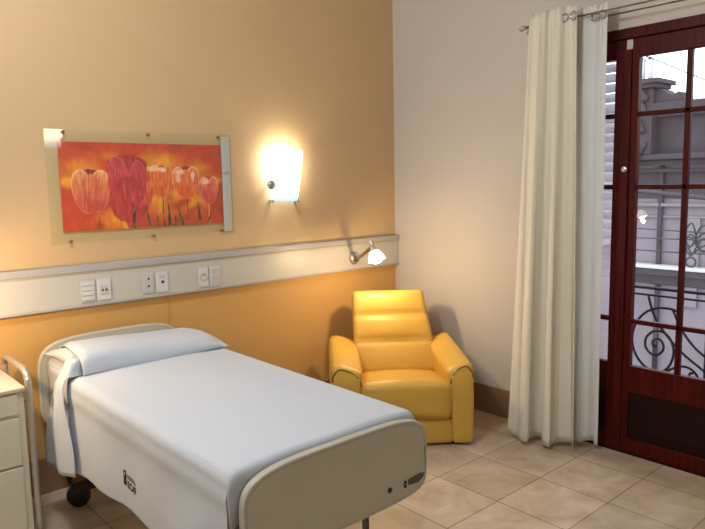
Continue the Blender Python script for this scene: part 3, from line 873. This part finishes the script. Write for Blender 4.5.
def curtain(name, label, rx, yt0, yt1, yb0, yb1, xt, xb0, xb1, waves, m, ztop, zbot, rings, seed):
    """waves: (count, phase, amplitude top, amplitude bottom)"""
    nu, nv = 150, 56
    grid = []
    for j in range(nv+1):
        v = j/nv; row = []
        for i in range(nu+1):
            u = i/nu
            uu = u+.025*math.sin(u*9+seed)+.012*math.sin(v*2.5+u*4+seed)
            y = (yt0+(yt1-yt0)*u)*(1-v)+(yb0+(yb1-yb0)*u)*v
            x = xt*(1-v)+(xb0+(xb1-xb0)*u)*v
            for n_, ph, at, ab in waves:
                a = 2*PI*n_*uu+ph
                am = at+(ab-at)*v**.9
                sn = math.sin(a); x += am*math.copysign(abs(sn)**1.0, sn)
                y += am*.45*math.sin(2*a+1)*v
            x += .010*noise.noise(Vector((u*5+seed, v*2.2, seed)))*(.3+v)
            z = ztop+(zbot-ztop)*v
            if v > .97: z += .010*math.sin(u*14+seed)
            if v < .03: z += .004*math.sin(u*40)
            row.append(Vector((x, y, z)))
        grid.append(row)
    off = Vector((rx, (yt0+yt1)/2, zbot))
    t = thing(name, label, 'curtain', off, 0)
    b = new(); ni = nu+1
    add(b, [p-off for r in grid for p in r], [(j*ni+i, j*ni+i+1, (j+1)*ni+i+1, (j+1)*ni+i) for j in range(nv) for i in range(nu)], True)
    obj('cloth', b, m, t, solid=.003, off=0)
    b = new(); k = int(nv*.925); tube(b, [p-off for p in grid[k]], .0022, 5); obj('hem_seam', b, m, t)
    zr = rzt[rx]
    for y in rings:
        xs = min((p for p in grid[2]), key=lambda p: abs(p.y-y)).x-.014-off.x
        b = new(); tube(b, [Vector((xs+.004*math.cos(q*PI/8), y-off.y+.020*math.cos(q*PI/8), zr-zbot+.020*math.sin(q*PI/8))) for q in range(16)], .0055, 8, closed=True); obj('eyelet_ring', b, m_tube, t)
    return t
rzt = {3.445: 2.478, 3.525: 2.468}
curtain('curtain', 'floor-length cream curtain gathered at the left side of the door', 3.445, 2.27, 1.965, 2.315, 1.925, 3.405, 3.285, 3.45,
        ((2.6, .4, .010, .040), (5.3, 1.9, .008, .014), (11, 0, .005, .002)), m_curt, 2.535, .03, (2.04, 1.985), 1.7)
curtain('curtain', 'narrow bluish-white curtain hanging right behind the cream one', 3.525, 2.05, 1.830, 2.04, 1.842, 3.487, 3.50, 3.53,
        ((1.6, .4, .012, .014), (4, .9, .005, .006)), m_curt2, 2.528, .04, (1.905, 1.855), 4.2)

# ------------------------------------------------------------------ outside
sh = thing('window_shutter', 'white louvred shutter closed outside the left door leaf', 'shutter', (XR+.19, 2.10, .02))
b = new()
for y0, y1 in ((1.800, 1.845), (2.24, 2.29)): box(b, (-.018, y0-2.10, 0), (.018, y1-2.10, 2.36), .003)
for z0, z1 in ((0, .10), (1.12, 1.17), (2.28, 2.36)): box(b, (-.018, 1.84-2.10, z0), (.018, 2.245-2.10, z1), .003)
obj('shutter_frame', b, m_shut, sh)
b = new()
for z0, z1 in ((.12, 1.11), (1.18, 2.27)):
    k = int((z1-z0)/.055)
    for q in range(k+1):
        z = z0+q*(z1-z0)/k
        box(b, (-.030, 1.842-2.10, -.0035), (.030, 2.243-2.10, .0035), 0, M=Matrix.Translation((0, 0, z)) @ Matrix.Rotation(math.radians(-62), 4, 'Y'))
obj('louvres', b, m_shut, sh)
b = new(); lathe(b, [(.010, 0), (.010, .02), (.016, .03), (0, .036)], 14, Matrix.Translation((-.018, 1.822-2.10, 1.02)) @ Matrix.Rotation(-PI/2, 4, 'Y')); obj('latch_knob', b, m_tube, sh)

b = new(); box(b, (XR+.25, .1, -.16), (4.52, 3.4, -.03)); struct('trim_4', b, m_facw, 'balcony slab')
rg = thing('balcony_railing', 'black wrought iron balcony railing with spiral scrolls outside the door', 'railing', (4.4, 1.6, -.03))
def rp(y, z): return Vector((0, y-1.6, z+.03))
b = new()
box(b, (-.015, .12-1.6, .845+.03), (.015, 3.38-1.6, .862+.03), .003); obj('top_rail', b, m_iron, rg)
b = new(); box(b, (-.010, .12-1.6, .800+.03), (.010, 3.38-1.6, .812+.03), .002); obj('second_rail', b, m_iron, rg)
b = new(); box(b, (-.012, .12-1.6, .262+.03), (.012, 3.38-1.6, .276+.03), .002); obj('bottom_rail', b, m_iron, rg)
def spiral():
    c = (1.905, .475); P = [rp(1.770, .715), rp(1.815, .728), rp(1.905, .722), rp(1.990, .675), rp(2.050, .585), rp(2.066, .475), rp(2.035, .375), rp(1.965, .305), rp(1.880, .287),
         rp(1.815, .335), rp(1.785, .435), rp(1.810, .525), rp(1.865, .567), rp(1.925, .560), rp(1.970, .510), rp(1.972, .448), rp(1.935, .405), rp(1.885, .408), rp(1.853, .450), rp(1.862, .497), rp(1.895, .515), rp(1.925, .492), rp(1.918, .462), rp(1.897, .465)]
    return P
def sweep2():
    return [rp(1.885, .283), rp(1.84, .292), rp(1.78, .335), rp(1.72, .358), rp(1.665, .345), rp(1.630, .305), rp(1.640, .272+.02), rp(1.672, .283), rp(1.680, .315), rp(1.660, .325)]
def diag(): return [rp(1.965, .80), rp(1.935, .70), rp(1.885, .61), rp(1.80, .51), rp(1.71, .43), rp(1.62, .37), rp(1.56, .33)]
def diag2(): return [rp(1.80, .72), rp(1.74, .60), rp(1.66, .50), rp(1.58, .44)]
for mirror, cy in ((1, 0), (-1, 1.52), (1, -1.0), (-1, 2.58), (1, 1.10)):
    for fn in (spiral, sweep2, diag, diag2):
        pts = fn()
        if mirror < 0: pts = [Vector((p.x, 2*(cy-1.6)-p.y, p.z)) for p in pts]
        else: pts = [Vector((p.x, p.y+cy, p.z)) for p in pts]
        if max(p.y for p in pts) > 1.79 or min(p.y for p in pts) < -1.49: continue
        b = new(); tube(b, smooth_path(pts, 6), .0085, 8); obj('scroll', b, m_iron, rg)
for y in (.13, .9, 1.585, 2.12, 2.70, 3.37):
    b = new(); box(b, (-.010, y-.008-1.6, -.0), (.010, y+.008-1.6, .85+.03), .002); obj('post', b, m_iron, rg)

b = new(); box(b, (XR+.25, -40, -5.2), (60, 50, -5.0)); struct('ground', b, m_asphalt, 'street far below')
# facade opposite
FX = 12.0
fa = thing('building', 'weathered grey stone building with a pinnacled parapet across the street', 'building', (FX, 5, -5))
def fbx(b, y0, y1, z0, z1, d, bev=0., back=.0, mi=0): box(b, (-d, y0-5, z0+5), (back, y1-5, z1+5), bev, mi=mi)
b = new(); box(b, (0, -6-5, 0), (5, 16-5, 2.75+5)); obj('wall', b, m_fac, fa)
b = new(); fbx(b, -6, 16, 2.72, 2.86, .28, .02, .3); fbx(b, -6, 16, 2.62, 2.72, .16, .02); obj('parapet_cornice', b, m_facd, fa)
b = new(); fbx(b, -6, 16, 1.88, 1.98, .30, .02); fbx(b, -6, 16, 1.78, 1.88, .18, .02); fbx(b, -6, 16, 1.66, 1.72, .10, .01); obj('cornice', b, m_facd, fa)
b = new(); fbx(b, -6, 16, 1.98, 2.63, .03); fbx(b, -6, 16, 1.2, 1.66, .02); obj('upper_frieze', b, m_facd, fa)
b = new(); fbx(b, -6, 16, 1.06, 1.12, .09, .01); fbx(b, -6, 16, .86, .90, .05, .01); obj('string_course', b, m_fac, fa)
b = new(); fbx(b, -6, 16, -.045, .02, .22, .012); obj('balcony_ledge', b, m_facw, fa)['label'] = 'white balcony ledge'
b = new(); fbx(b, -6, 16, -.16, -.045, .17); fbx(b, -6, 16, -.34, -.16, .10, .02); obj('ledge_corbel', b, m_facd, fa)
# ornamental pier with cap, scroll pediment and pinnacle
b = new(); fbx(b, 5.28, 5.66, 1.98, 3.12, .30, .02, .2); fbx(b, 5.20, 5.74, 3.12, 3.19, .38, .01, .25); fbx(b, 5.14, 5.80, 3.19, 3.27, .44, .01, .3); obj('pier', b, m_facd, fa)
b = new()
for s in (0,): 
    tube(b, smooth_path([(-.33, .42, 7.35), (-.34, .50, 7.55), (-.34, .60, 7.70), (-.33, .48, 7.85), (-.33, .40, 7.70)], 6), .055, 8)
    tube(b, smooth_path([(-.32, .38, 7.9), (-.36, .48, 8.05), (-.32, .60, 7.95)], 6), .06, 8)
    for k in range(7): tube(b, [(-.32, .36+.04*k, 7.2-.05*k), (-.34, .42+.035*k, 7.05-.06*k)], .03, 6)
obj('carved_ornament', b, m_facd, fa)
b = new(); prism(b, [(5.29-5, 2.84+5), (5.29-5, 3.12+5), (5.18-5, 3.10+5), (5.08-5, 3.02+5), (4.98-5, 2.98+5), (4.90-5, 3.03+5), (4.82-5, 3.0+5), (4.80-5, 2.84+5)], -.2, .25, 'x', .02); obj('pediment_scroll', b, m_facd, fa)
b = new()
for y in (5.50, 5.36): fbx(b, y-.035, y+.035, 3.27, 3.66, .28, .01, -.2)
fbx(b, 5.33, 5.53, 3.60, 3.66, .28, .01, -.2); obj('pinnacle', b, m_facw, fa)['label'] = 'pale post pinnacle'
for k in range(9):
    y = -4.6+2.3*k
    if abs(y-5) < 1.2 : continue
    b = new(); fbx(b, y-.5, y+.5, -4.6, .75, .01); w = obj('window', b, m_facd, fa)
    b = new(); fbx(b, y-.56, y-.5, -4.6, .80, .06); fbx(b, y+.5, y+.56, -4.6, .80, .06); fbx(b, y-.6, y+.6, .75, .84, .08); obj('window_surround', b, m_facw, w)
b = new(); tube(b, [(-.06, 5.18-5, .2), (-.06, 5.18-5, 7.0)], .045, 10); obj('drain_pipe', b, m_facd, fa)
b = new(); fbx(b, 4.50, 4.80, -.7, .86, .06, .01); obj('pilaster', b, m_fac, fa)

CX = 8.0
def cable(label, p, q, r=.010, sg=.12):
    """wire hanging from y=-4 to y=14 at x=8 through the two given (y, z) points"""
    b = new(); pts = []
    for k in range(61):
        y = -4+18*k/60; z = p[1]+(q[1]-p[1])*(y-p[0])/(q[0]-p[0])
        pts.append((8, y, z+sg*((y-3.35)/9)**2))
    tube(b, pts, r, 6); return tag(obj('overhead_cable', b, m_cable), label, 'cable')
cable('thick dark cable crossing the street at the top of the lower panes', (3.80, 1.43), (3.0, 1.345), .028, .3)
cable('thin wire slanting across the bright sky in the top panes', (3.66, 2.99), (3.03, 2.655), .007, .3)
cable('thin wire sagging in front of the grey house, highest of three', (3.71, .965), (3.0, .945), .008, .5)
cable('thin wire sagging in front of the grey house, middle of three', (3.70, .85), (3.0, .86), .008, .5)
cable('thin wire sagging in front of the grey house, lowest of three', (3.70, .70), (3.0, .70), .009, .5)
b = new()
for k in range(7):
    q = random.random
    tube(b, smooth_path([(8+.05*q(), 3.22, .72+.35*q()), (8, 3.10, .66+.4*q()), (8.05, 2.98, .7+.4*q()), (8, 2.6, .75+.3*q()), (8, 1.2, 1.0+.3*q())], 8), .010, 6)
tube(b, [(7.98, 3.09+.055*math.cos(a*PI/10), .60+.055*math.sin(a*PI/10)) for a in range(20)], .012, 6, closed=True)
tag(obj('cable_bundle', b, m_cable), 'tangled bundle of wires with a coil seen through the right pane', 'cable')

# ------------------------------------------------------------------ world
w = bpy.data.worlds.new('overcast_sky'); scene.world = w; w.use_nodes = True
nt = w.node_tree; bg = nt.nodes['Background']
bg.inputs['Color'].default_value = (.90, .93, 1.0, 1); bg.inputs['Strength'].default_value = 3.5

vs = scene.view_settings
vs.view_transform = 'Standard'; vs.look = 'None'; vs.gamma = 1; vs.exposure = 0.0; vs.use_curve_mapping = False
